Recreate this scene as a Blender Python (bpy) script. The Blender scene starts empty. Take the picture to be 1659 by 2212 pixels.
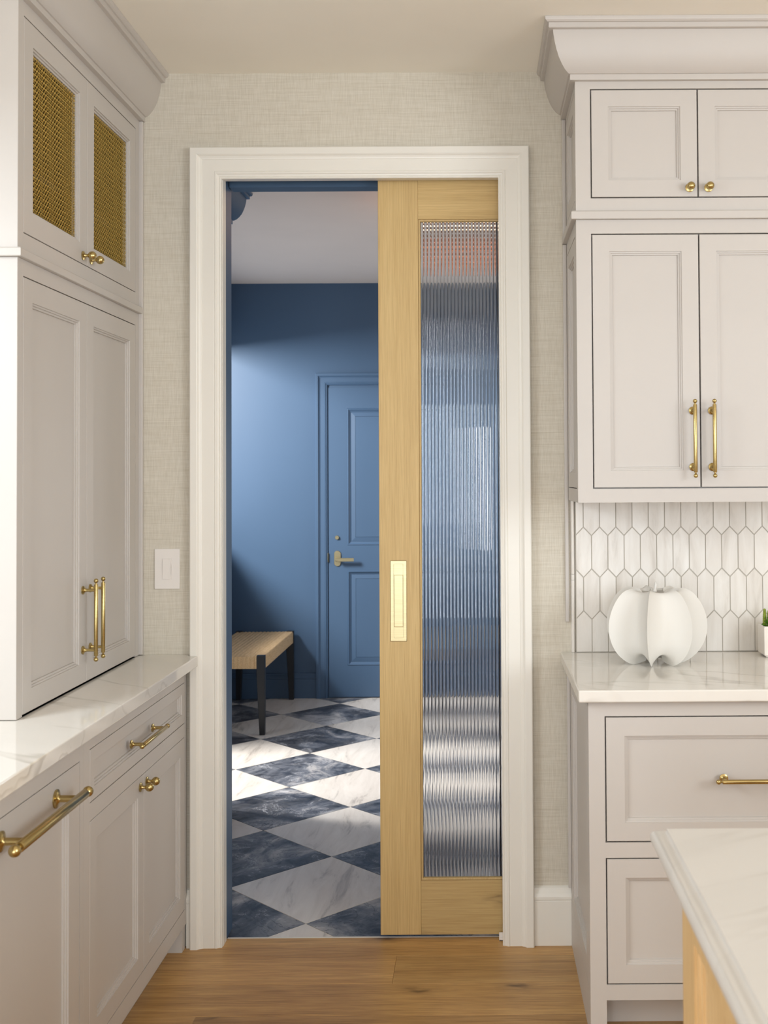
import bpy, bmesh, math, random
from mathutils import Matrix, Vector
random.seed(7)
S = bpy.context.scene
COL = S.collection
W, H = 1659, 2212
# ------------------------------------------------------------------ camera
F, PU, PV = 2428.6, 1039.85, 971.31
CM = ((0.9999765669, -0.0032471666, -0.0060267413),
      (-0.0059530755, 0.0222372715, -0.9997349972),
      (0.0033803244, 0.9997474479, 0.0222174198))
cam_d = bpy.data.cameras.new('camera'); cam = bpy.data.objects.new('camera', cam_d); COL.objects.link(cam)
R0, R1, R2 = [Vector(r) for r in CM]
cam.matrix_world = Matrix(((R0.x, -R1.x, -R2.x, 0.0), (R0.y, -R1.y, -R2.y, -3.535),
                           (R0.z, -R1.z, -R2.z, 1.462), (0, 0, 0, 1)))
cam_d.sensor_width = 36; cam_d.sensor_fit = 'AUTO'
cam_d.lens = F / H * 36
cam_d.shift_x = (W / 2 - PU) / H; cam_d.shift_y = (PV - H / 2) / H
cam_d.clip_start = 0.05; cam_d.clip_end = 60
cam_d.dof.use_dof = True; cam_d.dof.focus_distance = 3.55; cam_d.dof.aperture_fstop = 7.0
S.camera = cam
# ------------------------------------------------------------------ light
world = bpy.data.worlds.new('sky'); S.world = world; world.use_nodes = True
bg = world.node_tree.nodes['Background']
bg.inputs[0].default_value = (0.86, 0.93, 1.0, 1); bg.inputs[1].default_value = 1.6

def area(name, loc, target, sx, sy, power, col, spread=180):
    l = bpy.data.lights.new(name, 'AREA'); l.shape = 'RECTANGLE'; l.size = sx; l.size_y = sy
    l.energy = power; l.color = col; l.spread = math.radians(spread)
    o = bpy.data.objects.new(name, l); COL.objects.link(o); o.location = loc
    o.rotation_euler = (Vector(target) - Vector(loc)).to_track_quat('-Z', 'Y').to_euler()
    return o
# daylight through the glazed rear of the kitchen, the sink window, and the mudroom's windows; plus an added side fill
for k in range(3):
    area('kitchen_rear_daylight', (-1.1 + 0.8 * k, -5.75, 1.15), (-1.1 + 0.8 * k, 0, 0.6), 0.38, 1.8, 22, (0.88, 0.94, 1.0))
area('kitchen_side_fill', (3.3, -3.4, 1.85), (-0.9, -0.8, 0.5), 2.4, 1.6, 136, (0.86, 0.935, 1.0))  # added fill to brighten the left cabinet faces; no window in that wall
area('sink_window_daylight', (-2.25, -2.45, 2.5), (-0.1, -0.5, 0.3), 0.9, 0.9, 45, (0.88, 0.95, 1.0))
area('mudroom_side_daylight', (-2.95, 1.95, 2.45), (-0.9, 3.0, 1.1), 0.75, 0.75, 215, (1.0, 0.985, 0.96))
area('mudroom_window_daylight', (1.60, 2.85, 1.37), (0.0, 2.3, 1.2), 1.7, 0.8, 15, (1.0, 0.97, 0.93))
S.view_settings.view_transform = 'Standard'
S.view_settings.look = 'None'
S.view_settings.gamma = 1.0
S.view_settings.use_curve_mapping = False
S.view_settings.exposure = -0.03
S.cycles.use_denoising = True
S.cycles.max_bounces = 9; S.cycles.transmission_bounces = 8; S.cycles.glossy_bounces = 4; S.cycles.diffuse_bounces = 5
S.cycles.caustics_refractive = False; S.cycles.caustics_reflective = False
S.cycles.sample_clamp_indirect = 6.0

# ------------------------------------------------------------------ materials
def lin(c):
    r = []
    for v in c:
        v /= 255.0
        r.append(v / 12.92 if v <= 0.04045 else ((v + 0.055) / 1.055) ** 2.4)
    return (r[0], r[1], r[2], 1.0)

class NT:
    def __init__(s, name):
        s.m = bpy.data.materials.new(name); s.m.use_nodes = True
        s.t = s.m.node_tree; s.b = s.t.nodes['Principled BSDF']
    def n(s, typ, **kw):
        o = s.t.nodes.new(typ)
        for k, v in kw.items():
            if k.startswith('_'): setattr(o, k[1:], v)
            else: o.inputs[k.replace('__', ' ')].default_value = v
        return o
    def l(s, a, b): s.t.links.new(a, b)
    def set(s, **kw):
        for k, v in kw.items(): s.b.inputs[k.replace('_', ' ')].default_value = v
    def coords(s, scale=(1, 1, 1), rnd=True, rot=(0, 0, 0)):
        tc = s.n('ShaderNodeTexCoord'); mp = s.n('ShaderNodeMapping')
        mp.inputs['Scale'].default_value = scale; mp.inputs['Rotation'].default_value = rot
        src = tc.outputs['Object']
        if rnd:
            oi = s.n('ShaderNodeObjectInfo'); mu = s.n('ShaderNodeMath', _operation='MULTIPLY')
            mu.inputs[1].default_value = 37.0; s.l(oi.outputs['Random'], mu.inputs[0])
            ad = s.n('ShaderNodeVectorMath', _operation='ADD')
            s.l(src, ad.inputs[0]); s.l(mu.outputs[0], ad.inputs[1]); src = ad.outputs[0]
        s.l(src, mp.inputs['Vector'])
        return mp.outputs['Vector']
    def noise(s, vec, scale, detail=4.0, rough=0.55, dist=0.0):
        o = s.n('ShaderNodeTexNoise', Scale=scale, Detail=detail, Roughness=rough, Distortion=dist)
        s.l(vec, o.inputs['Vector']); return o.outputs['Fac']
    def ramp(s, fac, stops):
        o = s.n('ShaderNodeValToRGB'); e = o.color_ramp.elements
        while len(e) < len(stops): e.new(0.5)
        for el, (p, c) in zip(e, stops): el.position = p; el.color = c
        s.l(fac, o.inputs['Fac']); return o.outputs['Color']
    def mix(s, fac, a, b, mode='MIX'):
        o = s.n('ShaderNodeMix', _data_type='RGBA', _blend_type=mode)
        for sock, v in ((o.inputs[0], fac), (o.inputs[6], a), (o.inputs[7], b)):
            if isinstance(v, (int, float, tuple)): sock.default_value = v
            else: s.l(v, sock)
        return o.outputs[2]
    def color(s, c): s.l(c, s.b.inputs['Base Color'])
    def bump(s, fac, strength, dist=0.002):
        o = s.n('ShaderNodeBump', Strength=strength, Distance=dist)
        s.l(fac, o.inputs['Height']); s.l(o.outputs['Normal'], s.b.inputs['Normal'])

def paint(name, c, rough=0.45, var=0.03):
    t = NT(name); v = t.coords((1, 1, 1), rnd=False)
    n = t.noise(v, 3.0, 2.0)
    b = lin(c); d = tuple(x * (1 - var) for x in b[:3]) + (1,)
    t.color(t.ramp(n, [(0.3, d), (0.7, b)]))
    t.set(Roughness=rough)
    t.bump(t.noise(v, 260.0, 2.0), 0.02, 0.001)
    return t.m

def metal(name, c, rough=0.22, axis=(1, 1, 60)):
    t = NT(name); v = t.coords(axis)
    n = t.noise(v, 8.0, 3.0); b = lin(c); d = tuple(x * 0.86 for x in b[:3]) + (1,)
    t.color(t.ramp(n, [(0.35, d), (0.65, b)]))
    t.set(Metallic=1.0, Roughness=rough)
    return t.m

def wood(name, cols, scale, rough=0.45, knots=False, grain=1.0, lines=0.55):
    """cols dark->light; scale = mapping scale, low along the grain"""
    t = NT(name); v = t.coords(scale)
    big = t.noise(v, 0.55, 4.0, 0.6, 0.6)
    fine = t.noise(v, 6.0, 5.0, 0.65, 0.25)
    pores = t.noise(v, 22.0, 2.0, 0.5)
    c1 = t.ramp(big, [(0.3, lin(cols[0])), (0.52, lin(cols[1])), (0.72, lin(cols[2]))])
    c2 = t.mix(lines, c1, t.ramp(fine, [(0.36, lin(cols[0])), (0.6, lin(cols[2]))]))
    c3 = t.mix(0.22, c2, t.ramp(pores, [(0.36, lin(cols[0])), (0.5, lin(cols[2]))]), 'MULTIPLY')
    oi = t.n('ShaderNodeObjectInfo')
    hue = t.n('ShaderNodeHueSaturation'); mr = t.n('ShaderNodeMapRange')
    mr.inputs[3].default_value = 0.88; mr.inputs[4].default_value = 1.10
    t.l(oi.outputs['Random'], mr.inputs[0]); t.l(mr.outputs[0], hue.inputs['Value']); t.l(c3, hue.inputs['Color'])
    out = hue.outputs['Color']
    if knots:
        kv = t.coords(knots)
        vo = t.n('ShaderNodeTexVoronoi', Scale=1.0); vo.inputs['Randomness'].default_value = 1.0
        wv = t.n('ShaderNodeVectorMath', _operation='MULTIPLY_ADD'); wv.inputs[1].default_value = (0.7, 0.7, 0.7)
        wn = t.n('ShaderNodeTexNoise', Scale=3.0); t.l(kv, wn.inputs['Vector'])
        t.l(kv, wv.inputs[2]); t.l(wn.outputs['Color'], wv.inputs[0]); t.l(wv.outputs[0], vo.inputs['Vector'])
        k = t.ramp(vo.outputs['Distance'], [(0.0, (0.9, 0.9, 0.9, 1)), (0.06, (0.7, 0.7, 0.7, 1)), (0.14, (0.22, 0.22, 0.22, 1)), (0.30, (0, 0, 0, 1))])
        out = t.mix(k, out, lin((66, 38, 14)))
    t.color(out); t.set(Roughness=rough)
    t.bump(fine, 0.10 * grain, 0.001)
    return t.m

M = {}
M['cabinet'] = paint('cabinet_greige_paint', (198, 192, 186), 0.44)
M['trim'] = paint('white_trim_paint', (233, 229, 220), 0.35)
M['ceiling'] = paint('ceiling_paint', (247, 242, 231), 0.8)
M['plaster'] = paint('plaster_paint', (226, 219, 208), 0.7)
M['mudceil'] = paint('mudroom_ceiling_paint', (236, 222, 212), 0.8)
M['blue'] = paint('blue_satin_paint', (68, 93, 121), 0.42)
M['dark'] = paint('shaded_cabinet_interior', (28, 21, 14), 0.7)  # shade of the unlit inside behind the mesh, put into the colour
M['plastic'] = paint('white_plastic', (232, 226, 220), 0.3)
M['black'] = paint('black_lacquer_wood', (26, 25, 27), 0.4)
M['brass'] = metal('satin_brass', (196, 174, 118), 0.27)
M['palebrass'] = metal('brushed_pale_brass', (196, 181, 142), 0.36)
M['meshbrass'] = metal('brass_wire', (220, 194, 116), 0.45)
M['steel'] = metal('grey_steel', (150, 150, 152), 0.4)
M['ceramic'] = paint('matte_white_ceramic', (226, 223, 217), 0.6)
M['potglaze'] = paint('white_glazed_pot', (238, 232, 224), 0.25)
M['grout'] = paint('grey_grout', (192, 186, 176), 0.9)
M['floorgrout'] = paint('floor_grout', (196, 190, 176), 0.9)
M['soil'] = paint('dark_soil', (50, 40, 30), 0.95)
M['oak_v'] = wood('oak_upright_grain', ((184, 155, 102), (199, 171, 117), (211, 185, 132)), (52, 52, 1.0), 0.5)
M['oak_h'] = wood('oak_level_grain', ((184, 155, 102), (199, 171, 117), (211, 185, 132)), (1.0, 52, 52), 0.5, knots=(3.2, 5.0, 13.0))
M['islandoak'] = wood('island_oak', ((200, 168, 118), (214, 184, 136), (222, 196, 152)), (34, 34, 1.2), 0.42)
M['floor'] = wood('oak_floor', ((148, 110, 63), (196, 154, 96), (220, 181, 121)), (1.1, 30, 30), 0.42, knots=(2.4, 6.6, 1.0), lines=0.45)

def grasscloth():
    t = NT('woven_grasscloth')
    h = t.noise(t.coords((14, 14, 640), False), 1.0, 4.0, 0.6)
    h2 = t.noise(t.coords((4.0, 4.0, 240), False), 1.0, 4.0, 0.6)
    v = t.noise(t.coords((640, 640, 24), False), 1.0, 3.0, 0.6)
    c = t.mix(0.5, t.ramp(h, [(0.3, lin((184, 175, 157))), (0.62, lin((217, 211, 198)))]),
              t.ramp(v, [(0.34, lin((184, 175, 157))), (0.62, lin((217, 211, 198)))]))
    c = t.mix(0.3, c, t.ramp(h2, [(0.30, lin((182, 172, 153))), (0.46, lin((208, 200, 186))), (0.7, lin((214, 208, 194)))]))
    t.color(c); t.set(Roughness=0.85)
    ad = t.n('ShaderNodeMath', _operation='ADD'); t.l(h, ad.inputs[0]); t.l(v, ad.inputs[1])
    t.bump(ad.outputs[0], 0.2, 0.001)
    return t.m
M['wallpaper'] = grasscloth()

def quartz(name, seed_rot, base=(231, 227, 220), rough=0.07, dens=1.0, vs=0.5):
    t = NT(name)
    v = t.coords((1, 1, 1), False, seed_rot)
    wob = t.n('ShaderNodeTexNoise', Scale=3.5, Detail=3.0); t.l(v, wob.inputs['Vector'])
    mp = t.n('ShaderNodeVectorMath', _operation='MULTIPLY_ADD'); t.l(wob.outputs['Color'], mp.inputs[0])
    mp.inputs[1].default_value = (0.10, 0.05, 0.05); t.l(v, mp.inputs[2])
    st = t.n('ShaderNodeMapping'); st.inputs['Scale'].default_value = (0.55 * dens, 4.2 * dens, 5.0); t.l(mp.outputs[0], st.inputs['Vector'])
    n = t.noise(st.outputs['Vector'], 1.25, 3.0, 0.5, 0.15)
    vein = t.ramp(n, [(0.485, (0, 0, 0, 1)), (0.497, (1, 1, 1, 1)), (0.503, (1, 1, 1, 1)), (0.530, (0, 0, 0, 1))])
    mask = t.ramp(t.noise(v, 2.4, 3.0), [(0.42, (0, 0, 0, 1)), (0.62, (1, 1, 1, 1))])
    amt = t.mix(1.0, t.mix(1.0, vein, mask, 'MULTIPLY'), (vs, vs, vs, 1.0), 'MULTIPLY')
    soft = t.ramp(n, [(0.3, lin(tuple(x - 7 for x in base))), (0.6, lin(base))])
    t.color(t.mix(amt, soft, lin((150, 138, 122)))); t.set(Roughness=rough)
    return t.m
M['quartz'] = quartz('white_veined_quartz', (0, 0, 0.5), vs=0.42)
M['islandtop'] = quartz('honed_island_quartz', (0, 0, -0.5), (207, 202, 195), 0.3, 1.3, 0.35)

def marble_white():
    t = NT('white_marble_tile'); v = t.coords((9, 1.6, 1), True, (0, 0, 0.9))
    n = t.noise(v, 1.6, 7.0, 0.65, 0.8); n2 = t.noise(v, 0.7, 3.0)
    c = t.ramp(n, [(0.30, lin((176, 167, 158))), (0.42, lin((228, 219, 208))), (0.62, lin((242, 234, 224)))])
    t.color(t.mix(0.25, c, t.ramp(n2, [(0.35, lin((214, 200, 186))), (0.65, lin((242, 235, 226)))])))
    t.set(Roughness=0.22); return t.m
def marble_dark():
    t = NT('blue_grey_marble_tile'); v = t.coords((1, 1, 1), True)
    n = t.noise(v, 2.6, 9.0, 0.62, 1.3); n2 = t.noise(v, 4.0, 6.0, 0.62, 1.8); n3 = t.noise(v, 9.0, 6.0, 0.66, 0.8)
    c = t.ramp(n, [(0.40, lin((24, 28, 36))), (0.47, lin((62, 68, 79))), (0.53, lin((112, 116, 124))), (0.62, lin((196, 192, 190)))])
    c = t.mix(0.25, c, t.ramp(n3, [(0.36, lin((38, 43, 53))), (0.64, lin((184, 183, 186)))]))
    vein = t.ramp(n2, [(0.484, (0, 0, 0, 1)), (0.498, (0.8, 0.8, 0.8, 1)), (0.514, (0, 0, 0, 1))])
    c = t.mix(vein, c, lin((34, 40, 54)))
    vein2 = t.ramp(n3, [(0.590, (0, 0, 0, 1)), (0.600, (0.7, 0.7, 0.7, 1)), (0.612, (0, 0, 0, 1))])
    c = t.mix(vein2, c, lin((214, 214, 218)))
    t.color(c); t.set(Roughness=0.34); t.b.inputs['Specular IOR Level'].default_value = 0.35; return t.m
def picket():
    t = NT('white_marble_picket_tile'); v = t.coords((20, 6, 4), True)
    n = t.noise(v, 1.1, 5.0, 0.6, 0.6)
    c = t.ramp(n, [(0.28, lin((206, 199, 190))), (0.45, lin((228, 223, 216))), (0.7, lin((240, 237, 232)))])
    oi = t.n('ShaderNodeObjectInfo')
    c = t.mix(t.ramp(oi.outputs['Random'], [(0, (0, 0, 0, 1)), (1, (0.35, 0.35, 0.35, 1))]), c, lin((216, 208, 199)))
    t.color(c); t.set(Roughness=0.3); return t.m
M['mwhite'], M['mdark'], M['picket'] = marble_white(), marble_dark(), picket()

def glass_mat(name, rough=0.0, tint=(0.97, 0.985, 0.98)):
    t = NT(name); v = t.coords((1, 1, 1), False)
    t.color(t.ramp(t.noise(v, 2.0), [(0.4, tint + (1,)), (0.6, (1, 1, 1, 1))]))
    t.set(Roughness=rough, IOR=1.5); t.b.inputs['Transmission Weight'].default_value = 1.0
    return t.m
M['glass'] = glass_mat('clear_fluted_glass')
M['pane'] = glass_mat('window_glass')

def cord_mat():
    t = NT('paper_cord'); v = t.coords((1, 1, 1), True)
    n = t.noise(v, 420.0, 3.0); n2 = t.noise(t.coords((260, 14, 260)), 1.0, 2.0)
    t.color(t.mix(0.5, t.ramp(n, [(0.3, lin((178, 142, 98))), (0.65, lin((222, 190, 146)))]),
                  t.ramp(n2, [(0.3, lin((178, 142, 98))), (0.65, lin((222, 190, 146)))])))
    t.set(Roughness=0.85); t.bump(n2, 0.5, 0.002); return t.m
M['cord'] = cord_mat()
def leafmat(name, a, b):
    t = NT(name); v = t.coords((1, 1, 1), True)
    t.color(t.ramp(t.noise(v, 60.0, 2.0), [(0.35, lin(a)), (0.65, lin(b))])); t.set(Roughness=0.45); return t.m
M['leaf'] = leafmat('succulent_green', (52, 104, 18), (112, 158, 40))
M['spike'] = leafmat('sedum_green', (104, 128, 30), (176, 188, 84))
M['rattan'] = leafmat('copper_rattan', (120, 66, 30), (196, 120, 62))
def emit(name, c, s):
    t = NT(name); t.set(Emission_Color=lin(c), Emission_Strength=s); t.b.inputs['Base Color'].default_value = lin(c); return t.m
M['bulb'] = emit('warm_bulb', (255, 214, 170), 22.0)

# ------------------------------------------------------------------ mesh helpers
ID = lambda u, v, w: (u, v, w)
def FX(xf): return lambda u, v, w: (xf + w, u, v)        # face looks to +X, u=Y v=Z
def FXn(xf): return lambda u, v, w: (xf - w, u, v)       # face looks to -X
def FY(yf): return lambda u, v, w: (u, yf - w, v)        # face looks to -Y, u=X v=Z
def FZ(zf): return lambda u, v, w: (u, v, zf + w)        # face looks up

def box(bm, x0, x1, y0, y1, z0, z1, T=ID):
    vs = [bm.verts.new(T(x, y, z)) for x in (x0, x1) for y in (y0, y1) for z in (z0, z1)]
    for f in ((0, 1, 3, 2), (4, 6, 7, 5), (0, 4, 5, 1), (2, 3, 7, 6), (0, 2, 6, 4), (1, 5, 7, 3)):
        bm.faces.new([vs[i] for i in f])
    return vs

def prism(bm, pts, w0, w1, T=ID):
    a = [bm.verts.new(T(u, v, w0)) for u, v in pts]; b = [bm.verts.new(T(u, v, w1)) for u, v in pts]
    bm.faces.new(a); bm.faces.new(b[::-1])
    n = len(pts)
    for i in range(n): bm.faces.new([a[i], a[(i + 1) % n], b[(i + 1) % n], b[i]])

def lathe(bm, base, axis, prof, seg=20):
    ax = Vector(axis).normalized(); base = Vector(base)
    e1 = ax.orthogonal().normalized(); e2 = ax.cross(e1)
    rings = []
    for r, h in prof:
        if r < 1e-6: rings.append([bm.verts.new(base + ax * h)])
        else: rings.append([bm.verts.new(base + ax * h + e1 * (r * math.cos(2 * math.pi * k / seg)) + e2 * (r * math.sin(2 * math.pi * k / seg))) for k in range(seg)])
    for A, B in zip(rings, rings[1:]):
        for k in range(seg):
            a, b = A[k % len(A)], A[(k + 1) % len(A)]; c, d = B[(k + 1) % len(B)], B[k % len(B)]
            q = []
            for x in (a, b, c, d):
                if x not in q: q.append(x)
            if len(q) > 2: bm.faces.new(q)
    for Rg in (rings[0], rings[-1]):
        if len(Rg) > 1: bm.faces.new(Rg)

def loops(bm, ls, closed=True, caps=True):
    """join equal-length vertex loops"""
    V = [[bm.verts.new(p) for p in l] for l in ls]
    n = len(V[0])
    for A, B in zip(V, V[1:]):
        for k in range(n if closed else n - 1):
            bm.faces.new([A[k], A[(k + 1) % n], B[(k + 1) % n], B[k]])
    if caps: bm.faces.new(V[0]); bm.faces.new(V[-1][::-1])
    return V

def wloc(o):
    p = Vector((0, 0, 0))
    while o: p += o.location; o = o.parent
    return p
def mk(name, bm, mat, parent=None, smooth=False, bevel=0.0, kind=None, seg=2):
    bmesh.ops.recalc_face_normals(bm, faces=bm.faces)
    if bevel: bmesh.ops.bevel(bm, geom=[e for e in bm.edges if e.calc_face_angle(0) > 0.6], offset=bevel, segments=seg, affect='EDGES', profile=0.5)
    lo = Vector((min(v.co.x for v in bm.verts), min(v.co.y for v in bm.verts), min(v.co.z for v in bm.verts)))
    hi = Vector((max(v.co.x for v in bm.verts), max(v.co.y for v in bm.verts), max(v.co.z for v in bm.verts)))
    c = Vector(((lo.x + hi.x) / 2, (lo.y + hi.y) / 2, lo.z))
    bm.transform(Matrix.Translation(-c))
    me = bpy.data.meshes.new(name); bm.to_mesh(me); bm.free()
    for p in me.polygons: p.use_smooth = bool(smooth)
    if smooth:
        me.set_sharp_from_angle(angle=math.radians(smooth if smooth > 1 else 40))
    me.materials.append(M[mat] if isinstance(mat, str) else mat)
    o = bpy.data.objects.new(name, me); COL.objects.link(o)
    o.location = c - (wloc(parent) if parent else Vector((0, 0, 0)))
    if parent: o.parent = parent
    if kind: o['kind'] = kind
    return o
def NB(): return bmesh.new()
def tag(o, label, cat, group=None, kind=None):
    o['label'] = label; o['category'] = cat
    if group: o['group'] = group
    if kind: o['kind'] = kind
    return o
def thing(name, loc, label, cat, kind=None):
    o = bpy.data.objects.new(name, None); o.empty_display_size = 0.1; COL.objects.link(o); o.location = loc
    return tag(o, label, cat, None, kind)
def bx(name, b, mat, parent=None, bevel=0.0, T=ID, smooth=False, kind=None):
    bm = NB(); box(bm, *b, T=T); return mk(name, bm, mat, parent, smooth, bevel, kind)

def ring_panel(bm, T, u0, u1, v0, v1, prof):
    """rectangular frame: prof = [(inset, w)...], closed into a ring"""
    ls = []
    for a, w in prof:
        ls.append([T(u0 + a, v0 + a, w), T(u1 - a, v0 + a, w), T(u1 - a, v1 - a, w), T(u0 + a, v1 - a, w)])
    V = [[bm.verts.new(p) for p in l] for l in ls]
    for i in range(len(V)):
        A, B = V[i], V[(i + 1) % len(V)]
        for k in range(4): bm.faces.new([A[k], A[(k + 1) % 4], B[(k + 1) % 4], B[k]])

def shaker(name, T, u0, u1, v0, v1, parent, stile=0.052, th=0.02, mat='cabinet', panel=True):
    s = stile
    prof = [(0, -th), (0, -0.0008), (0.0008, 0), (s, 0), (s + 0.0005, -0.0035), (s + 0.0045, -0.004), (s + 0.005, -0.0075),
            (s + 0.0095, -0.008), (s + 0.010, -0.0125), (s + 0.010, -th)]
    bm = NB(); ring_panel(bm, T, u0, u1, v0, v1, prof)
    d = mk(name, bm, mat, parent)
    if panel:
        a = s + 0.0101
        bm = NB(); box(bm, u0 + a, u1 - a, v0 + a, v1 - a, -th, -0.0122, T=T)
        mk('panel', bm, mat, d)
    return d

def face_frame(T, u0, u1, v0, v1, us, vs, parent, th=0.02, mat='cabinet', name='face_frame'):
    """us / vs = sorted hole spans; a grid of stiles and rails"""
    bm = NB()
    e = [u0] + [x for h in us for x in h] + [u1]
    for a, b in zip(e[0::2], e[1::2]): box(bm, a, b, v0, v1, -th, 0, T=T)
    f = [v0] + [x for h in vs for x in h] + [v1]
    for ua, ub in us:
        for a, b in zip(f[0::2], f[1::2]): box(bm, ua, ub, a, b, -th, -0.0001, T=T)
    return mk(name, bm, mat, parent)

def knob(T, u, v, parent, r=0.0125, w0=0.0):
    bm = NB(); p0 = Vector(T(u, v, w0)); ax = Vector(T(u, v, w0 + 1)) - p0
    prof = [(0, 0), (r * .96, 0), (r, .0015), (r, .003), (r * .8, .0042), (r * .45, .0052), (r * .36, .008), (r * .34, .0145)]
    cb, rb = 0.0145 + r * .86, r * .93
    for k in range(1, 10):
        a = math.pi * (0.12 + 0.88 * k / 9); prof.append((max(rb * math.sin(a), 0), cb - rb * math.cos(a)))
    lathe(bm, p0, ax, prof, 24)
    return mk('knob', bm, 'brass', parent, smooth=50)

def pull(T, ua, va, ub, vb, parent, r=0.0055, off=0.034, posts=(0.14, 0.86), ros=0.0115):
    bm = NB()
    A = Vector(T(ua, va, off)); B = Vector(T(ub, vb, off)); d = (B - A).normalized(); Ln = (B - A).length
    rb = r * 1.12
    prof = []
    for k in range(10):
        a = math.pi * 0.88 * k / 9; prof.append((rb * math.sin(a), rb - rb * math.cos(a)))
    prof += [(r * .5, 2 * rb), (r * .5, 2 * rb + r * .55), (r * .92, 2 * rb + r * .6), (r, 2 * rb + r * .75)]
    lathe(bm, A, d, prof + [(q, Ln - h) for q, h in reversed(prof)], 20)
    for t in posts:
        u, v = ua + (ub - ua) * t, va + (vb - va) * t
        p0 = Vector(T(u, v, 0)); ax = Vector(T(u, v, 1)) - p0
        lathe(bm, p0, ax, [(0, 0), (ros, 0), (ros, .003), (ros * .78, .0042), (ros * .5, .006), (ros * .38, .009), (r * .72, .012), (r * .72, off)], 20)
    return mk('handle', bm, 'brass', parent, smooth=50)

def sweep(path, prof, sgn):
    """path in XY, profile (d outward, z); sgn=+1 -> outward is to the right of travel. mitred corners"""
    bm = NB(); n = len(path); P = [Vector(p) for p in path]; L = []
    def nrm(a, b):
        d = (b - a).normalized(); return Vector((d.y, -d.x)) * sgn
    for i in range(n):
        if i == 0: o = nrm(P[0], P[1])
        elif i == n - 1: o = nrm(P[-2], P[-1])
        else:
            a, b = nrm(P[i - 1], P[i]), nrm(P[i], P[i + 1]); o = (a + b) / (1 + a.dot(b))
        L.append([(P[i].x + o.x * d, P[i].y + o.y * d, z) for d, z in prof])
    loops(bm, L, True, True)
    return bm

# ================================================================== SETTING
CZ = 2.737                     # ceiling height
XL, XR, YR = -1.51, 3.4, -5.9  # kitchen left, right, rear
WT = 0.135                     # thickness of the doorway wall
OL, OR_, OH = -0.80, 0.072, 2.402

fl = bx('floor', (XL, XR, YR, 0.0575, -0.06, -0.016), 'floorgrout', kind='structure')
tag(fl, 'brown oak plank floor of the kitchen', 'floor', kind='structure')
ys = [0.0565, -0.080, -0.267, -0.457]
while ys[-1] > YR + 0.2: ys.append(ys[-1] - 0.19)
joints = {1: [-0.255], 2: [-2.2, 0.55], 3: [-0.772, 1.1]}
for r, (ya, yb) in enumerate(zip(ys, ys[1:])):
    js = joints.get(r)
    if r == 0: js = [0.9]
    if js is None: js = [XL + random.uniform(0.3, 1.8)]
    while js[-1] < XR - 2.2: js = js + [js[-1] + random.uniform(1.7, 2.2)]
    xs = [XL] + [j for j in js if XL < j < XR] + [XR]
    for a, b in zip(xs, xs[1:]):
        bm = NB(); box(bm, a + 0.0002, b - 0.0002, yb + 0.0002, ya - 0.0002, -0.016, 0.0)
        mk('plank', bm, 'floor', fl, bevel=0.0007, seg=1)
bx('trim_1', (OL, 0.6, 0.0572, 0.0632, -0.016, 0.0008), 'trim', kind='structure')

ce = bx('ceiling', (XL - 0.3, XR + 0.1, YR - 0.1, WT / 2, CZ, CZ + 0.08), 'ceiling', kind='structure')
# doorway wall: kitchen leaf and mudroom leaf, hollow pocket on the right
def leaf(name, y0, y1, yl, mat):
    bm = NB(); g = 0.016
    box(bm, XL - 0.3, OL - g, *yl, 0, CZ)
    box(bm, OL - g, OR_ + g, y0, y1, OH + g, CZ)
    box(bm, OR_ + g, XR, y0, y1, 0, CZ)
    return mk(name, bm, mat, kind='structure')
leaf('wall_front', 0.0, 0.032, (0.0, WT / 2), 'wallpaper')
leaf('wall_front', 0.094, WT, (WT / 2, WT), 'blue')
# kitchen side walls
KW = (-2.85, -1.25, 1.05, 2.35)     # sink window in the left wall
bm = NB()
box(bm, XL - 0.15, XL, YR, KW[0], 0, CZ); box(bm, XL - 0.15, XL, KW[1], 0, 0, CZ)
box(bm, XL - 0.15, XL, KW[0], KW[1], 0, KW[2]); box(bm, XL - 0.15, XL, KW[0], KW[1], KW[3], CZ)
mk('wall_left', bm, 'plaster', kind='structure')
bx('wall_right', (XR, XR + 0.1, YR, 0.0, 0, CZ), 'plaster', kind='structure')
bm = NB(); box(bm, XL, -1.0, YR - 0.1, YR, 0, CZ); box(bm, 2.8, XR, YR - 0.1, YR, 0, CZ); box(bm, -1.0, 2.8, YR - 0.1, YR, 2.5, CZ)
mk('wall_rear', bm, 'plaster', kind='structure')
wn = thing('window_1', (XL - 0.08, -2.05, 1.05), 'white framed window over the sink counter', 'window', 'structure')
bm = NB(); ring_panel(bm, FX(XL - 0.11), KW[0], KW[1], KW[2], KW[3], [(0, 0), (0, .05), (.05, .05), (.05, 0)])
mk('window_frame', bm, 'trim', wn)
bx('window_sill', (XL - 0.03, XL + 0.03, KW[0] - 0.03, KW[1] + 0.03, KW[2] - 0.03, KW[2]), 'trim', wn)

# --- jambs
tj = thing('trim_2', (OL, 0.02, 0), 'white and blue door jamb boards lining the doorway', 'door jamb', 'structure')
bx('jamb_board', (OL - 0.016, OL, -0.0005, 0.043, 0, OH + 0.016), 'trim', tj)
bx('jamb_board', (OL - 0.016, OL - 0.003, 0.043, WT + 0.002, 0, OH + 0.016), 'blue', tj)
bx('jamb_board', (OR_, OR_ + 0.016, -0.0005, 0.0335, 0, OH + 0.016), 'trim', tj)
bx('jamb_board', (OR_, OR_ + 0.016, 0.0935, WT + 0.002, 0, OH + 0.016), 'blue', tj)
bx('head_jamb', (OL, OR_, -0.0005, 0.0335, OH, OH + 0.0155), 'trim', tj)
bx('head_jamb', (OL, OR_, 0.0935, WT + 0.018, OH - 0.004, OH + 0.0155), 'blue', tj)
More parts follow.
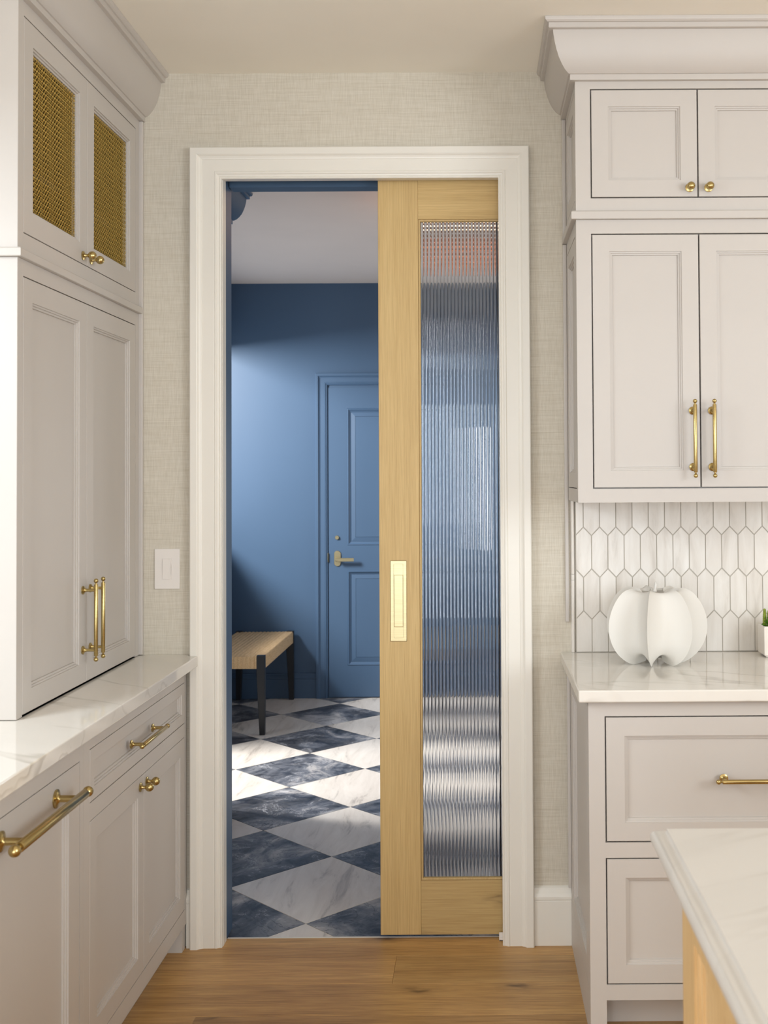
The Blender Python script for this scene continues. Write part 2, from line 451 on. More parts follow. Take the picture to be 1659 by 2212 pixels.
# --- casing, mitred
CP = [(0, 0), (0, .026), (.003, .029), (.022, .029), (.025, .027), (.028, .023), (.033, .0205), (.037, .0195), (.038, .0175),
      (.073, .0175), (.0745, .0165), (.077, .0185), (.082, .0185), (.085, .0155), (.089, .0145), (.0905, .0125), (.0935, .014), (.0965, .0125), (.0975, .010), (.0975, 0)]
def casing(name, label, xl, xr, zt, yf, sgn, mat, prof=CP):
    root = thing(name, ((xl + xr) / 2, yf, 0), label, 'door casing', 'structure')
    def P(x, d, z): return (x, yf - sgn * d, z)
    for side in ('L', 'H', 'R'):
        bm = NB()
        if side == 'L': a, b = [P(xl + s, d, 0) for s, d in prof], [P(xl + s, d, zt - s) for s, d in prof]
        elif side == 'R': a, b = [P(xr - s, d, 0) for s, d in prof], [P(xr - s, d, zt - s) for s, d in prof]
        else: a, b = [P(xl + s, d, zt - s) for s, d in prof], [P(xr - s, d, zt - s) for s, d in prof]
        loops(bm, [a, b], True, True)
        mk('head_casing' if side == 'H' else 'side_casing', bm, mat, root)
    return root
casing('trim_3', 'white moulded casing around the kitchen doorway', -0.899, 0.167, 2.495, 0.0, 1, 'trim')

# --- baseboards of the kitchen
BP = [(0, 0), (.016, 0), (.016, .136), (.0145, .138), (.0145, .141), (.0175, .142), (.0175, .150), (.014, .160), (.009, .170), (.008, .176), (.0, .180)]
def baseboard(name, x0, x1, y, mat, label, sg=1):
    bm = NB(); loops(bm, [[(x, y - sg * d, z) for d, z in BP] for x in (x0, x1)], True, True)
    o = mk(name, bm, mat, kind='structure'); return tag(o, label, 'baseboard', kind='structure')
baseboard('baseboard_right', 0.1675, 0.2835, 0.0, 'trim', 'white baseboard between door casing and drawer cabinet')
baseboard('baseboard_left', -0.9115, -0.8995, 0.0, 'trim', 'short white baseboard stub between left cabinet and door casing')

# ------------------------------------------------------------------ mudroom shell
MX0, MX1, MY0, MY1 = -1.74, 1.45, WT, 3.90
mf = bx('floor', (MX0 - 0.1, MX1 + 0.1, 0.0635, MY1 + 0.1, -0.06, -0.0012), 'floorgrout', kind='structure')
tag(mf, 'checkerboard marble tile floor of the blue mudroom', 'floor', kind='structure')
def clip(poly, axis, val, keep_ge):
    out = []
    for i in range(len(poly)):
        p, q = poly[i], poly[(i + 1) % len(poly)]
        ip = (p[axis] >= val) if keep_ge else (p[axis] <= val); iq = (q[axis] >= val) if keep_ge else (q[axis] <= val)
        if ip: out.append(p)
        if ip != iq:
            t = (val - p[axis]) / (q[axis] - p[axis]); out.append(tuple(p[k] + t * (q[k] - p[k]) for k in (0, 1)))
    return out
def clip_rect(poly, x0, x1, y0, y1):
    for a, v, g in ((0, x0, True), (0, x1, False), (1, y0, True), (1, y1, False)):
        if len(poly) < 3: return []
        poly = clip(poly, a, v, g)
    return poly
HD, GX, GY = 0.3225, -0.570, 0.171
for i in range(-5, 9):
    for j in range(-1, 14):
        if (i + j) % 2 == 0: continue
        cx, cy = GX + HD * i, GY + HD * j; h = HD - 0.0022
        poly = clip_rect([(cx - h, cy), (cx, cy - h), (cx + h, cy), (cx, cy + h)], MX0 - 0.01, MX1 + 0.01, 0.0636, MY1 + 0.01)
        if len(poly) < 3: continue
        if max(p[0] for p in poly) - min(p[0] for p in poly) < 0.012: continue
        white = (i % 2 == 0)
        bm = NB(); prism(bm, poly, -0.0012, 0.0)
        mk('floor_tile', bm, 'mwhite' if white else 'mdark', mf)
bx('ceiling', (MX0 - 0.1, MX1 + 0.1, WT / 2 + 0.001, MY1 + 0.1, CZ, CZ + 0.08), 'mudceil', kind='structure')
# left wall: glazed door opening, then a window above the bench
GD = (1.50, 2.45, 0.0, 2.35); BW = (2.50, 3.82, 1.08, 2.35)
bm = NB()
box(bm, MX0 - 0.12, MX0, WT, GD[0], 0, CZ); box(bm, MX0 - 0.12, MX0, GD[1], BW[0], 0, CZ); box(bm, MX0 - 0.12, MX0, BW[1], MY1, 0, CZ)
box(bm, MX0 - 0.12, MX0, GD[0], GD[1], GD[3], CZ); box(bm, MX0 - 0.12, MX0, BW[0], BW[1], BW[3], CZ); box(bm, MX0 - 0.12, MX0, BW[0], BW[1], 0, BW[2])
mk('wall_left', bm, 'blue', kind='structure')
bm = NB(); RW = (1.95, 3.72, 0.94, 1.79)
box(bm, MX1, MX1 + 0.12, WT, RW[0], 0, CZ); box(bm, MX1, MX1 + 0.12, RW[1], MY1, 0, CZ)
box(bm, MX1, MX1 + 0.12, RW[0], RW[1], 0, RW[2]); box(bm, MX1, MX1 + 0.12, RW[0], RW[1], RW[3], CZ)
mk('wall_right', bm, 'blue', kind='structure')
bx('wall_back', (MX0 - 0.12, MX1 + 0.12, MY1, MY1 + 0.1, 0, CZ), 'blue', kind='structure')
for nm, x, (a, b, c, d), lab in (('window_2', MX0 - 0.08, BW, 'blue framed window above the woven bench'), ('window_3', MX1 + 0.05, RW, 'white framed window in the side wall behind the sliding door')):
    w = thing(nm, (x, (a + b) / 2, c), lab, 'window', 'structure')
    bm = NB(); ring_panel(bm, FX(x), a, b, c, d, [(0, 0), (0, .04), (.04, .04), (.04, 0)]); mk('window_frame', bm, 'blue' if nm == 'window_2' else 'trim', w)
MBP = [(d, z * 0.92) for d, z in BP]
def mb(name, x0, x1, lab):
    bm = NB(); loops(bm, [[(x, MY1 - d, z) for d, z in MBP] for x in (x0, x1)], True, True)
    return tag(mk(name, bm, 'blue', kind='structure'), lab, 'baseboard', kind='structure')
mb('baseboard_back', MX0, -1.0695, 'blue baseboard on the wall behind the bench')
mb('baseboard_back', -0.04, MX1, 'blue baseboard right of the blue panelled door')

# --- blue panelled door on the back wall
casing('trim_4', 'blue moulded casing around the panelled mudroom door', -1.069, -0.041, 2.138, MY1, 1, 'blue',
       [(s * 0.8, d) for s, d in CP])
DY = MY1 - 0.012
bd = thing('door_2', (-0.555, DY, 0), 'blue panelled interior door with brass lever handle', 'door', 'structure')
dl, dr, dz0, dz1 = -0.984, -0.126, 0.008, 2.042
pu0, pu1 = -0.862, -0.248
holes = [(0.212, 0.836), (1.001, 1.906)]
bm = NB()
T = FY(DY)
box(bm, dl, pu0, dz0, dz1, -0.011, 0, T=T); box(bm, pu1, dr, dz0, dz1, -0.011, 0, T=T)
e = [dz0, holes[0][0], holes[0][1], holes[1][0], holes[1][1], dz1]
for a, b in zip(e[0::2], e[1::2]): box(bm, pu0, pu1, a, b, -0.011, -0.0001, T=T)
mk('door_slab', bm, 'blue', bd)
for a, b in holes:
    bm = NB(); ring_panel(bm, T, pu0, pu1, a, b, [(0, -.011), (0, -.001), (.005, .003), (.010, .002), (.018, -.006), (.024, -.008), (.026, -.011)])
    mk('panel_moulding', bm, 'blue', bd)
    bm = NB(); ring_panel(bm, T, pu0 + .026, pu1 - .026, a + .026, b - .026, [(0, -.011), (0, -.008), (.028, -.004), (.030, -.011)])
    box(bm, pu0 + .0555, pu1 - .0555, a + .0555, b - .0555, -.011, -.0035, T=T); mk('raised_panel', bm, 'blue', bd)
bm = NB(); cx, cz = -0.927, 0.9155
pts = [(cx + .0215 * math.cos(t), cz + .030 + .0215 * math.sin(t)) for t in [math.pi * k / 12 for k in range(13)]] + \
      [(cx + .0215 * math.cos(t), cz - .030 + .0215 * math.sin(t)) for t in [math.pi + math.pi * k / 12 for k in range(13)]]
prism(bm, pts, 0.0, 0.007, T=T)
lathe(bm, T(cx, cz - .006, .006), (0, -1, 0), [(0, 0), (.010, 0), (.010, .03), (.0095, .045), (0, .045)], 16)
box(bm, cx - .008, cx + .112, cz - .017, cz + .006, .037, .050, T=T)
mk('lever_handle', bm, 'palebrass', bd, bevel=0.0015, seg=1)
bm = NB(); lathe(bm, T(-.929, 1.053, 0), (0, -1, 0), [(0, 0), (.014, 0), (.014, .006), (.012, .011), (0, .011)], 20)
mk('deadbolt_cover', bm, 'palebrass', bd)
bm = NB(); box(bm, -0.9905, -0.9865, 0.892, 0.952, 0.0, 0.010, T=T); mk('strike_plate', bm, 'brass', bd)

# --- glazed exterior door in the mudroom's left wall
gd = thing('door_3', (MX0 - 0.06, 1.975, 0), 'blue framed glazed exterior door beside the tall cabinet', 'door', 'structure')
bm = NB(); ring_panel(bm, FX(MX0 - 0.07), GD[0] + .01, GD[1] - .01, 0.01, GD[3] - .01, [(0, 0), (0, .04), (.09, .04), (.09, 0)]); mk('door_frame', bm, 'blue', gd)

# ================================================================== SLIDING OAK DOOR
YD, TD = 0.045, 0.038        # front plane, thickness
dx0, dx1, dzb, dzt = -0.3145, 0.575, 0.012, 2.412
gx0, gx1, gz0, gz1 = -0.1865, 0.447, 0.1815, 2.280
sd = thing('door_1', (0.13, YD, 0.012), 'light oak sliding pocket door with a tall fluted glass panel', 'door', 'structure')
T = FY(YD)
bx('stile', (dx0, gx0, YD, YD + TD, dzb, dzt), 'oak_v', sd, bevel=0.0012)
bx('stile', (gx1, dx1, YD, YD + TD, dzb, dzt), 'oak_v', sd, bevel=0.0012)
bx('rail', (gx0 + .0002, gx1 - .0002, YD + .0002, YD + TD - .0002, dzb, gz0), 'oak_h', sd, bevel=0.0008)
bx('rail', (gx0 + .0002, gx1 - .0002, YD + .0002, YD + TD - .0002, gz1, dzt), 'oak_h', sd, bevel=0.0008)
bm = NB(); ring_panel(bm, T, gx0 + .0002, gx1 - .0002, gz0 + .0002, gz1 - .0002, [(0, -.014), (0, -.005), (.001, -.004), (.006, -.0045), (.0075, -.008), (.0075, -.014)])
mk('glazing_bead', bm, 'oak_v', sd)
# fluted glass: half-round reeds on the room side, flat back
bm = NB(); pitch, ns, sag = 0.01125, 10, 0.0032
xa, xb = gx0 + 0.003, gx1 - 0.003
n = int((xb - xa) / pitch); fr = []
for k in range(n):
    for s in range(ns + (k == n - 1)):
        t = s / ns; u = 2 * t - 1
        fr.append((xa + (k + t) * pitch, sag * math.sqrt(max(0, 1 - (0.93 * u) ** 2)) ))
xe = fr[-1][0]
pts = [(x, -0.0165 + w) for x, w in fr] + [(xe, -0.0195), (xa, -0.0195)]
for z in (0,): 
    A = [bm.verts.new((x, YD - w, gz0 + .002)) for x, w in pts]; B = [bm.verts.new((x, YD - w, gz1 - .002)) for x, w in pts]
    for i in range(len(pts)): bm.faces.new([A[i], A[(i + 1) % len(pts)], B[(i + 1) % len(pts)], B[i]])
    bm.faces.new(A); bm.faces.new(B[::-1])
mk('fluted_glass', bm, 'glass', sd, smooth=30)
# flush pull
px0, px1, pz0, pz1 = -0.2795, -0.2277, 0.9350, 1.1905
bm = NB(); ring_panel(bm, T, px0, px1, pz0, pz1, [(0, .0002), (0, .0016), (.0012, .0024), (.0108, .0024), (.0113, .0002)])
box(bm, px0 + .0112, px1 - .0112, pz0 + .0112, pz0 + .0455, .0002, .0023, T=T); box(bm, px0 + .0112, px1 - .0112, pz1 - .0455, pz1 - .0112, .0002, .0023, T=T)
fp = mk('flush_pull', bm, 'palebrass', sd)
bm = NB(); box(bm, px0 + .0125, px1 - .0125, pz0 + .0468, pz1 - .0468, .0002, .0010, T=T); mk('pull_recess', bm, 'palebrass', fp)
# door guide at the foot of the jamb
bm = NB(); box(bm, 0.0585, 0.071, 0.022, 0.0275, 0.0, 0.026); box(bm, 0.0585, 0.071, 0.022, 0.040, 0.0, 0.004); box(bm, 0.064, 0.071, 0.012, 0.022, 0.006, 0.014)
tag(mk('door_guide', bm, 'plastic', None, bevel=0.001, seg=1), 'small white plastic floor guide at the foot of the sliding oak door', 'door guide')

# ================================================================== LEFT SIDE
XH = -1.06
YE = -0.945         # free end of the hutch
T = FX(XH)
CRP = [(0, 2.582), (.015, 2.582), (.015, 2.598), (.019, 2.5985), (.030, 2.607), (.040, 2.620), (.049, 2.636), (.056, 2.655), (.061, 2.674), (.0645, 2.692), (.066, 2.7065),
       (.0765, 2.7075), (.0785, 2.709), (.0785, 2.7215), (.083, 2.7225), (.0875, 2.7265), (.089, 2.7315), (.089, CZ - .0005), (0, CZ - .0005)]
# -- lower unit of the hutch
hl = thing('countertop_cabinet', ((XH + XL) / 2, -0.48, 0.906), 'tall greige two-door cabinet standing on the left quartz counter', 'cabinet')
zb, zr0, zr1 = 0.9065, 1.9720, 1.9930
bm = NB(); box(bm, XL + .002, XH - .0225, YE + .02, -0.002, zb, zr0); mk('carcass', bm, 'cabinet', hl)
face_frame(T, YE + .0202, -0.0165, zb, zr0, [(-0.912, -0.0487)], [(zb, 1.9335)], hl)
for (a, b, hy) in ((-0.9095, -0.4850, -0.513), (-0.4825, -0.0512, -0.4555)):
    d = shaker('door', T, a, b, zb + 0.004, 1.931, hl, 0.053)
    pull(T, hy, 0.968, hy, 1.190, d, off=0.036)
# end panel towards the camera
shaker('end_panel', FY(YE), XL + .004, XH, zb, zr0, hl, 0.086)
bx('scribe_strip', (XH - 0.012, XH + 0.012, -0.0155, -0.0004, zb, 2.5815), 'cabinet', hl, bevel=0.003)
# -- upper unit with brass mesh doors
hu = thing('mesh_door_cabinet', ((XH + XL) / 2, -0.48, zr0), 'upper greige cabinet with two brass wire mesh doors under the left crown', 'cabinet')
sw = sweep([(XH, -0.0158), (XH, YE), (XL + .004, YE)], [(-.01, zr0 + .0004), (.011, zr0 + .0004), (.012, zr0 + .002), (.012, zr1 - .003), (.009, zr1), (-.01, zr1)], -1)
mk('rail_moulding', sw, 'cabinet', hu)
za, zt_ = zr1 + .0004, 2.5815
face_frame(T, YE + .0202, -0.0165, za, zt_ + .1, [(-0.912, -0.0487)], [(2.0339, 2.548)], hu)
bm = NB()   # open carcass
box(bm, XL + .002, XL + .012, YE + .02, -.002, za, zt_ + .1); box(bm, XL + .012, XH - .0225, YE + .0205, YE + .032, za, zt_ + .1); box(bm, XL + .012, XH - .0225, -.014, -.002, za, zt_ + .1)
box(bm, XL + .012, XH - .0225, YE + .032, -.014, za, za + .012); box(bm, XL + .012, XH - .0225, YE + .032, -.014, 2.56, 2.575)
mk('carcass', bm, 'dark', hu)
bx('shelf', (XL + .013, XH - .05, YE + .033, -.015, 2.215, 2.233), 'dark', hu)
shaker('end_panel', FY(YE), XL + .004, XH, za, zt_ + .1, hu, 0.086)
def wire_mesh(u0, u1, v0, v1, T, parent, pu=0.0146, pv=0.0139, r=0.0011):
    """two families of crimped flat wires woven on the diagonal"""
    bm = NB(); slope = pv / pu * 0.95
    L = v1 - v0; Wd = u1 - u0
    for fam in (1, -1):
        k0 = -int(L / slope / pu) - 2; k1 = int(Wd / pu) + int(L / slope / pu) + 2
        for k in range(k0, k1):
            c = u0 + k * pu
            # u = c + fam*(v - v0)/slope
            ta, tb = v0, v1
            if fam == 1: ta = max(ta, v0 + (u0 - c) * slope); tb = min(tb, v0 + (u1 - c) * slope)
            else: ta = max(ta, v0 + (c - u1) * slope); tb = min(tb, v0 + (c - u0) * slope)
            if tb - ta < 0.004: continue
            n = max(2, int((tb - ta) / (pv * 0.125)))
            A = []
            for i in range(n + 1):
                v = ta + (tb - ta) * i / n; u = c + fam * (v - v0) / slope
                # crossings of the other family every pu/2 in u
                ph = math.pi * ((u - u0) / (pu * 0.5) ) 
                w = -0.0105 + fam * 0.0008 * math.cos(ph)
                du, dv = -slope, fam * 1.0; q = math.hypot(du, dv); du, dv = du / q * r, dv / q * r
                A.append((bm.verts.new(T(u - du, v - dv, w - .0006)), bm.verts.new(T(u, v, w + .0007)), bm.verts.new(T(u + du, v + dv, w - .0006))))
            for P, Q in zip(A, A[1:]):
                bm.faces.new([P[0], P[1], Q[1], Q[0]]); bm.faces.new([P[1], P[2], Q[2], Q[1]])
    me = mk('wire_mesh', bm, 'meshbrass', parent, smooth=80); me['kind'] = 'stuff'
    return me
for (a, b, ky) in ((-0.9095, -0.4850, -0.516), (-0.4825, -0.0512, -0.4535)):
    d = shaker('door', T, a, b, 2.0365, 2.5455, hu, 0.053, panel=False)
    wire_mesh(a + .0635, b - .0635, 2.0365 + .0635, 2.5455 - .0635, T, d)
    knob(T, ky, 2.058, d)
cr = tag(mk('trim_5', sweep([(XH, -0.0005), (XH, YE), (XL + .004, YE)], CRP, -1), 'cabinet', None, smooth=25, kind='structure'),
         'greige crown moulding above the brass mesh cabinet', 'crown moulding', kind='structure')

# -- left quartz counter
CE = -0.872; cz0, cz1 = 0.872, 0.905
bm = NB()
prism(bm, [(XL + .001, -3.6), (CE, -3.6), (CE, -0.0300), (-0.9015, -0.0300), (-0.9015, -0.0006), (XL + .001, -0.0006)], cz0, cz1)
lc = mk('countertop', bm, 'quartz', None, bevel=0.003)
tag(lc, 'white veined quartz counter running along the left cabinets', 'countertop')

# -- left base cabinet: drawer over two doors
XB = -0.912; T = FX(XB)
lb = thing('base_cabinet', (-1.2, -0.465, 0), 'greige base cabinet with one drawer over two knobbed doors under the left counter', 'cabinet')
bm = NB(); box(bm, XL + .002, XB - .0225, -0.9235, -0.004, 0.098, cz0 - .0006); mk('carcass', bm, 'cabinet', lb)
face_frame(T, -0.9240, -0.0105, 0.0765, cz0 - .0006, [(-0.885, -0.032)], [(0.1255, 0.6568), (0.698, 0.8248)], lb)
bx('toe_kick', (-0.975, -0.960, -0.9235, -0.05, 0.0005, 0.0975), 'cabinet', lb)
bx('foot', (-0.975, XB - .004, -0.0495, -0.012, 0.0005, 0.0760), 'cabinet', lb)
d = shaker('drawer', T, -0.8828, -0.0342, 0.7002, 0.8226, lb, 0.030)
pull(T, -0.602, 0.7615, -0.350, 0.7615, d, r=0.0062, off=0.036, posts=(0.12, 0.88))
for (a, b, ky) in ((-0.8828, -0.4596, -0.4925), (-0.4574, -0.0342, -0.4335)):
    d = shaker('door', T, a, b, 0.1278, 0.6546, lb, 0.050)
    knob(T, ky, 0.628, d)
# -- panelled appliance next to it
ap = thing('dishwasher', (-1.2, -1.23, 0), 'greige panelled dishwasher with a long thick brass pull under the left counter', 'dishwasher')
bm = NB(); box(bm, XL + .002, XB - .0225, -1.553, -0.9265, 0.098, cz0 - .0006); mk('carcass', bm, 'cabinet', ap)
face_frame(T, -1.5530, -0.9250, 0.0765, cz0 - .0006, [(-1.528, -0.9500)], [(0.1000, 0.8140)], ap)
bx('toe_kick', (-0.975, -0.960, -1.553, -0.9265, 0.0005, 0.0975), 'cabinet', ap)
d = shaker('door', T, -1.5255, -0.9525, 0.1025, 0.8115, ap, 0.066)
pull(T, -1.445, 0.7700, -1.030, 0.7700, d, r=0.0105, off=0.050, posts=(0.16, 0.84), ros=0.020)

# -- dimmer switch
sw = thing('dimmer_switch', (-0.974, 0, 1.11), 'white dimmer switch plate on the grasscloth wall', 'light switch')
T = FY(0.0)
bm = NB(); box(bm, -1.0135, -0.9350, 1.1100, 1.2355, 0.0003, 0.005, T=T); mk('wall_plate', bm, 'plastic', sw, bevel=0.0012)
bm = NB(); ring_panel(bm, T, -0.9905, -0.9580, 1.1385, 1.2065, [(0, .005), (0, .0058), (.0018, .0058), (.0018, .005)]); mk('switch_frame', bm, 'plastic', sw)
bm = NB(); prism(bm, [(1.141, .005), (1.2045, .005), (1.2045, .0085), (1.141, .0065)], -0.9878, -0.9645, T=lambda u, v, w: (w, -v, u)); mk('paddle', bm, 'plastic', sw)
bm = NB(); box(bm, -0.9632, -0.9605, 1.155, 1.190, .005, .0072, T=T); mk('slider', bm, 'plastic', sw)

# ================================================================== RIGHT SIDE
XS, YU, XE = 0.284, -0.35, 1.06
T = FY(YU); TS = FXn(XS)
rz0, rz1 = 2.1856, 2.2093
# -- wall cabinet (tall doors)
wc = thing('wall_cabinet', (0.67, -0.17, 1.38), 'greige wall cabinet with two tall doors and brass bar pulls above the backsplash', 'cabinet')
bm = NB(); box(bm, XS + .0225, XE, YU + .0225, -0.010, 1.4000, rz0 - .0004); mk('carcass', bm, 'cabinet', wc)
face_frame(T, XS, XE, 1.3807, rz0 - .0004, [(0.3265, 0.9400)], [(1.4197, 2.1460)], wc, mat='cabinet')
for (a, b, hx) in ((0.3302, 0.6312, 0.611), (0.6352, 0.9363, 0.6655)):
    d = shaker('door', T, a, b, 1.4234, 2.1423, wc, 0.0475)
    pull(T, hx, 1.449, hx, 1.671, d, off=0.036)
face_frame(TS, YU + .0201, -0.0005, 1.3807, rz0 - .0004, [(YU + .035, -0.018)], [(1.4197, 2.1460)], wc, name='side_frame')
shaker('side_panel', TS, YU + .037, -0.020, 1.4222, 2.1435, wc, 0.045)
bx('scribe_strip', (XS - 0.012, XS - .0002, -0.012, -0.0004, 1.00, rz0 - .0006), 'cabinet', wc, bevel=0.003)
# -- top cabinet (short doors)
tc = thing('top_cabinet', (0.67, -0.17, rz0), 'short greige upper cabinet with round brass knobs under the right crown', 'cabinet')
mk('rail_moulding', sweep([(XS, -0.0005), (XS, YU), (XE, YU)], [(-.02, rz0), (.013, rz0), (.014, rz0 + .002), (.014, rz1 - .003), (.011, rz1), (-.02, rz1)], 1), 'cabinet', tc)
bm = NB(); box(bm, XS + .0225, XE, YU + .0225, -0.002, rz1 + .0004, 2.68); mk('carcass', bm, 'cabinet', tc)
face_frame(T, XS, XE, rz1 + .0004, 2.68, [(0.3265, 0.9400)], [(2.2470, 2.5610)], tc)
for (a, b, hx) in ((0.3302, 0.6312, 0.6085), (0.6352, 0.9363, 0.6625)):
    d = shaker('door', T, a, b, 2.2507, 2.5573, tc, 0.0475)
    knob(T, hx, 2.2755, d)
face_frame(TS, YU + .0201, -0.0005, rz1 + .0004, 2.68, [(YU + .035, -0.018)], [(2.2470, 2.5610)], tc, name='side_frame')
shaker('side_panel', TS, YU + .037, -0.020, 2.2495, 2.5585, tc, 0.045)
bx('scribe_strip', (XS - 0.012, XS - .0002, -0.012, -0.0004, rz1 + .0006, 2.5815), 'cabinet', tc, bevel=0.003)
tag(mk('trim_6', sweep([(XS, -0.0005), (XS, YU), (XE, YU)], CRP, 1), 'cabinet', None, smooth=25, kind='structure'),
    'greige crown moulding above the short right cabinets', 'crown moulding', kind='structure')

# -- backsplash of picket tiles
bs = bx('backsplash', (0.3045, 1.16, -0.0095, -0.0005, 0.9056, 1.3995), 'grout')
tag(bs, 'white marble picket tile backsplash with grey grout above the right counter', 'backsplash')
PX, tip, hgt = 0.05093, 0.0128, 0.0777
TB = FY(-0.0095)
for row, (zc, x0) in enumerate(((1.2699 + 0.0777, 0.3549), (1.2173, 0.3294), (1.0866, 0.3544), (0.9562, 0.3290))):
    for k in range(-1, 18):
        cx = x0 + k * PX; w = PX / 2 - 0.0015; hh = 0.0777 - 0.0016; hs = hh - 0.0252
        poly = clip_rect([(cx - w, zc - hs), (cx, zc - hh), (cx + w, zc - hs), (cx + w, zc + hs), (cx, zc + hh), (cx - w, zc + hs)], 0.3068, 1.158, 0.9075, 1.398)
        if len(poly) < 3 or max(p[0] for p in poly) - min(p[0] for p in poly) < 0.006: continue
        bm = NB(); prism(bm, poly, 0.0, 0.0022, T=TB)
        mk('tile', bm, 'picket', bs)
for a, b in ((0.9056, 1.1300), (1.1306, 1.1480), (1.1486, 1.3800)):
    bm = NB()
    prism(bm, [(0.2895 + 0.0065 - 0.0065 * math.cos(math.pi * t / 8), 0.0005 + 0.011 * math.sin(math.pi * t / 8)) for t in range(9)], a, b, T=lambda u, v, w: (u, -v, w))
    mk('pencil_trim', bm, 'picket', bs, smooth=40)
# -- right counter
bm = NB(); box(bm, 0.256, 1.24, -0.632, -0.0006, 0.8735, 0.905)
tag(mk('countertop', bm, 'quartz', None, bevel=0.004, seg=3), 'white quartz counter with faint veins carrying the white pumpkin', 'countertop')
# -- right base cabinet of deep drawers
YB = -0.602; T = FY(YB); XSB = 0.2835; TS = FXn(XSB)
rb = thing('drawer_cabinet', (0.72, -0.3, 0), 'greige base cabinet with deep drawers under the right counter', 'cabinet')
ct = 0.8735 - .0006
bm = NB(); box(bm, XSB + .0225, 1.16, YB + .0225, -0.018, 0.106, ct); mk('carcass', bm, 'cabinet', rb)
bm = NB()
box(bm, XSB, 0.3255, 0, ct, -.02, 0, T=T); box(bm, 1.115, 1.16, 0, ct, -.02, 0, T=T)
for a, b in ((0.103, 0.1420), (0.4674, 0.5067), (0.8327, ct)): box(bm, 0.3255, 1.115, a, b, -.02, -.0001, T=T)
mk('face_frame', bm, 'cabinet', rb)
bx('toe_kick', (XSB + .0225, 1.16, YB + .10, YB + .115, 0.0005, 0.1055), 'cabinet', rb)
for a, b in ((0.1457, 0.4637), (0.5104, 0.8290)):
    d = shaker('drawer', T, 0.3292, 1.1113, a, b, rb, 0.0475)
    pull(T, 0.606, (a + b) / 2 + .001, 0.834, (a + b) / 2 + .001, d, r=0.006, off=0.036, posts=(0.12, 0.88))
face_frame(TS, YB + .0201, -0.0185, 0, ct, [(YB + .045, -0.045)], [(0.12, 0.850)], rb, name='side_frame')
shaker('side_panel', TS, YB + .0465, -0.0465, 0.1215, 0.8485, rb, 0.055)
bx('scribe_strip', (XSB - 0.010, XSB - .0002, -0.030, -0.0185, 0.1815, 0.873), 'cabinet', rb, bevel=0.002)

# -- white pumpkin sculpture
def pumpkin(cx, cy, z0):
    bm = NB(); NR, per, nv = 7, 16, 34; R, Ht = 0.153, 0.250
    def surf(off):
        g = []
        for i in range(nv + 1):
            v = i / nv
            row = []
            for k in range(NR * per):
                th = 2 * math.pi * k / (NR * per); u = (k % per) / per; d = math.sin(math.pi * u)      # 0 on a ridge
                ph = math.pi * (0.035 + 0.90 * v)
                rr = R * math.sin(ph) ** 0.74 * (1.0 + 0.04 * math.cos(ph))
                valley = 1 - (0.40 * d ** 0.6) * math.sin(ph) ** 0.5
                rr = rr * valley
                zz = Ht * (0.5 - 0.5 * math.cos(ph)) 
                zz = Ht * (0.5 - 0.505 * math.cos(ph) * (0.90 + 0.10 * abs(math.cos(ph))))
                if v < 0.34: zz += 0.034 * d ** 0.8 * (1 - v / 0.34) ** 0.8
                if v < 0.34 and rr < 0.075: zz += 0.030 * (1 - rr / 0.075)
                if v > 0.78: zz -= 0.055 * ((v - 0.78) / 0.22) ** 2 * (0.45 + 0.55 * d)
                a = th + math.radians(-107)
                row.append((rr * math.cos(a), rr * math.sin(a), zz))
            g.append(row)
        return g
    g = surf(0); zmin = min(p[2] for r in g for p in r)
    V = [[bm.verts.new((cx + x, cy + y, z0 + z - zmin)) for x, y, z in row] for row in g]
    n = NR * per
    for A, B in zip(V, V[1:]):
        for k in range(n): bm.faces.new([A[k], A[(k + 1) % n], B[(k + 1) % n], B[k]])
    bm.faces.new(V[0]); bm.faces.new(V[-1][::-1])
    top = V[-1][0].co.z
    return bm, top
pk = thing('pumpkin_sculpture', (0.519, -0.215, 0.905), 'matte white ceramic pumpkin with sharp ribs on the right counter', 'decoration')
bm, top = pumpkin(0.519, -0.215, 0.9053)
mk('body', bm, 'ceramic', pk, smooth=50)
bm = NB(); b0 = Vector((0.519, -0.215, top - 0.006)); Lp = []
for i, (r, dx, dz) in enumerate(((.009, 0, 0), (.0065, .001, .007), (.0055, .002, .012), (.0065, .003, .017), (.005, .004, .023), (.0012, .003, .028))):
    Lp.append([(b0.x + dx + r * math.cos(t) * .8, b0.y + r * math.sin(t), b0.z + dz) for t in [2 * math.pi * k / 12 for k in range(12)]])
loops(bm, Lp); mk('stem', bm, 'ceramic', pk, smooth=50)

# -- potted succulents
pp = thing('succulent_pot', (0.90, -0.097, 0.905), 'small square white pot of green succulents at the backsplash', 'potted plant')
x0, x1, y0, y1, zt2 = 0.861, 0.941, -0.137, -0.057, 0.9985
bm = NB()
def rect(a, z): return [(x0 + a, y0 + a, z), (x1 - a, y0 + a, z), (x1 - a, y1 - a, z), (x0 + a, y1 - a, z)]
loops(bm, [rect(.004, .9085), rect(0, .9125), rect(-.0005, zt2 - .001), rect(.0008, zt2), rect(.0055, zt2), rect(.006, zt2 - .012)], True, True)
for sx in (x0 + .012, x1 - .012):
    for sy in (y0 + .012, y1 - .012): box(bm, sx - .005, sx + .005, sy - .005, sy + .005, .9053, .9087)
mk('pot', bm, 'potglaze', pp, bevel=0.002, seg=2)
bx('soil', (x0 + .0065, x1 - .0065, y0 + .0065, y1 - .0065, zt2 - .0118, zt2 - .006), 'soil', pp)
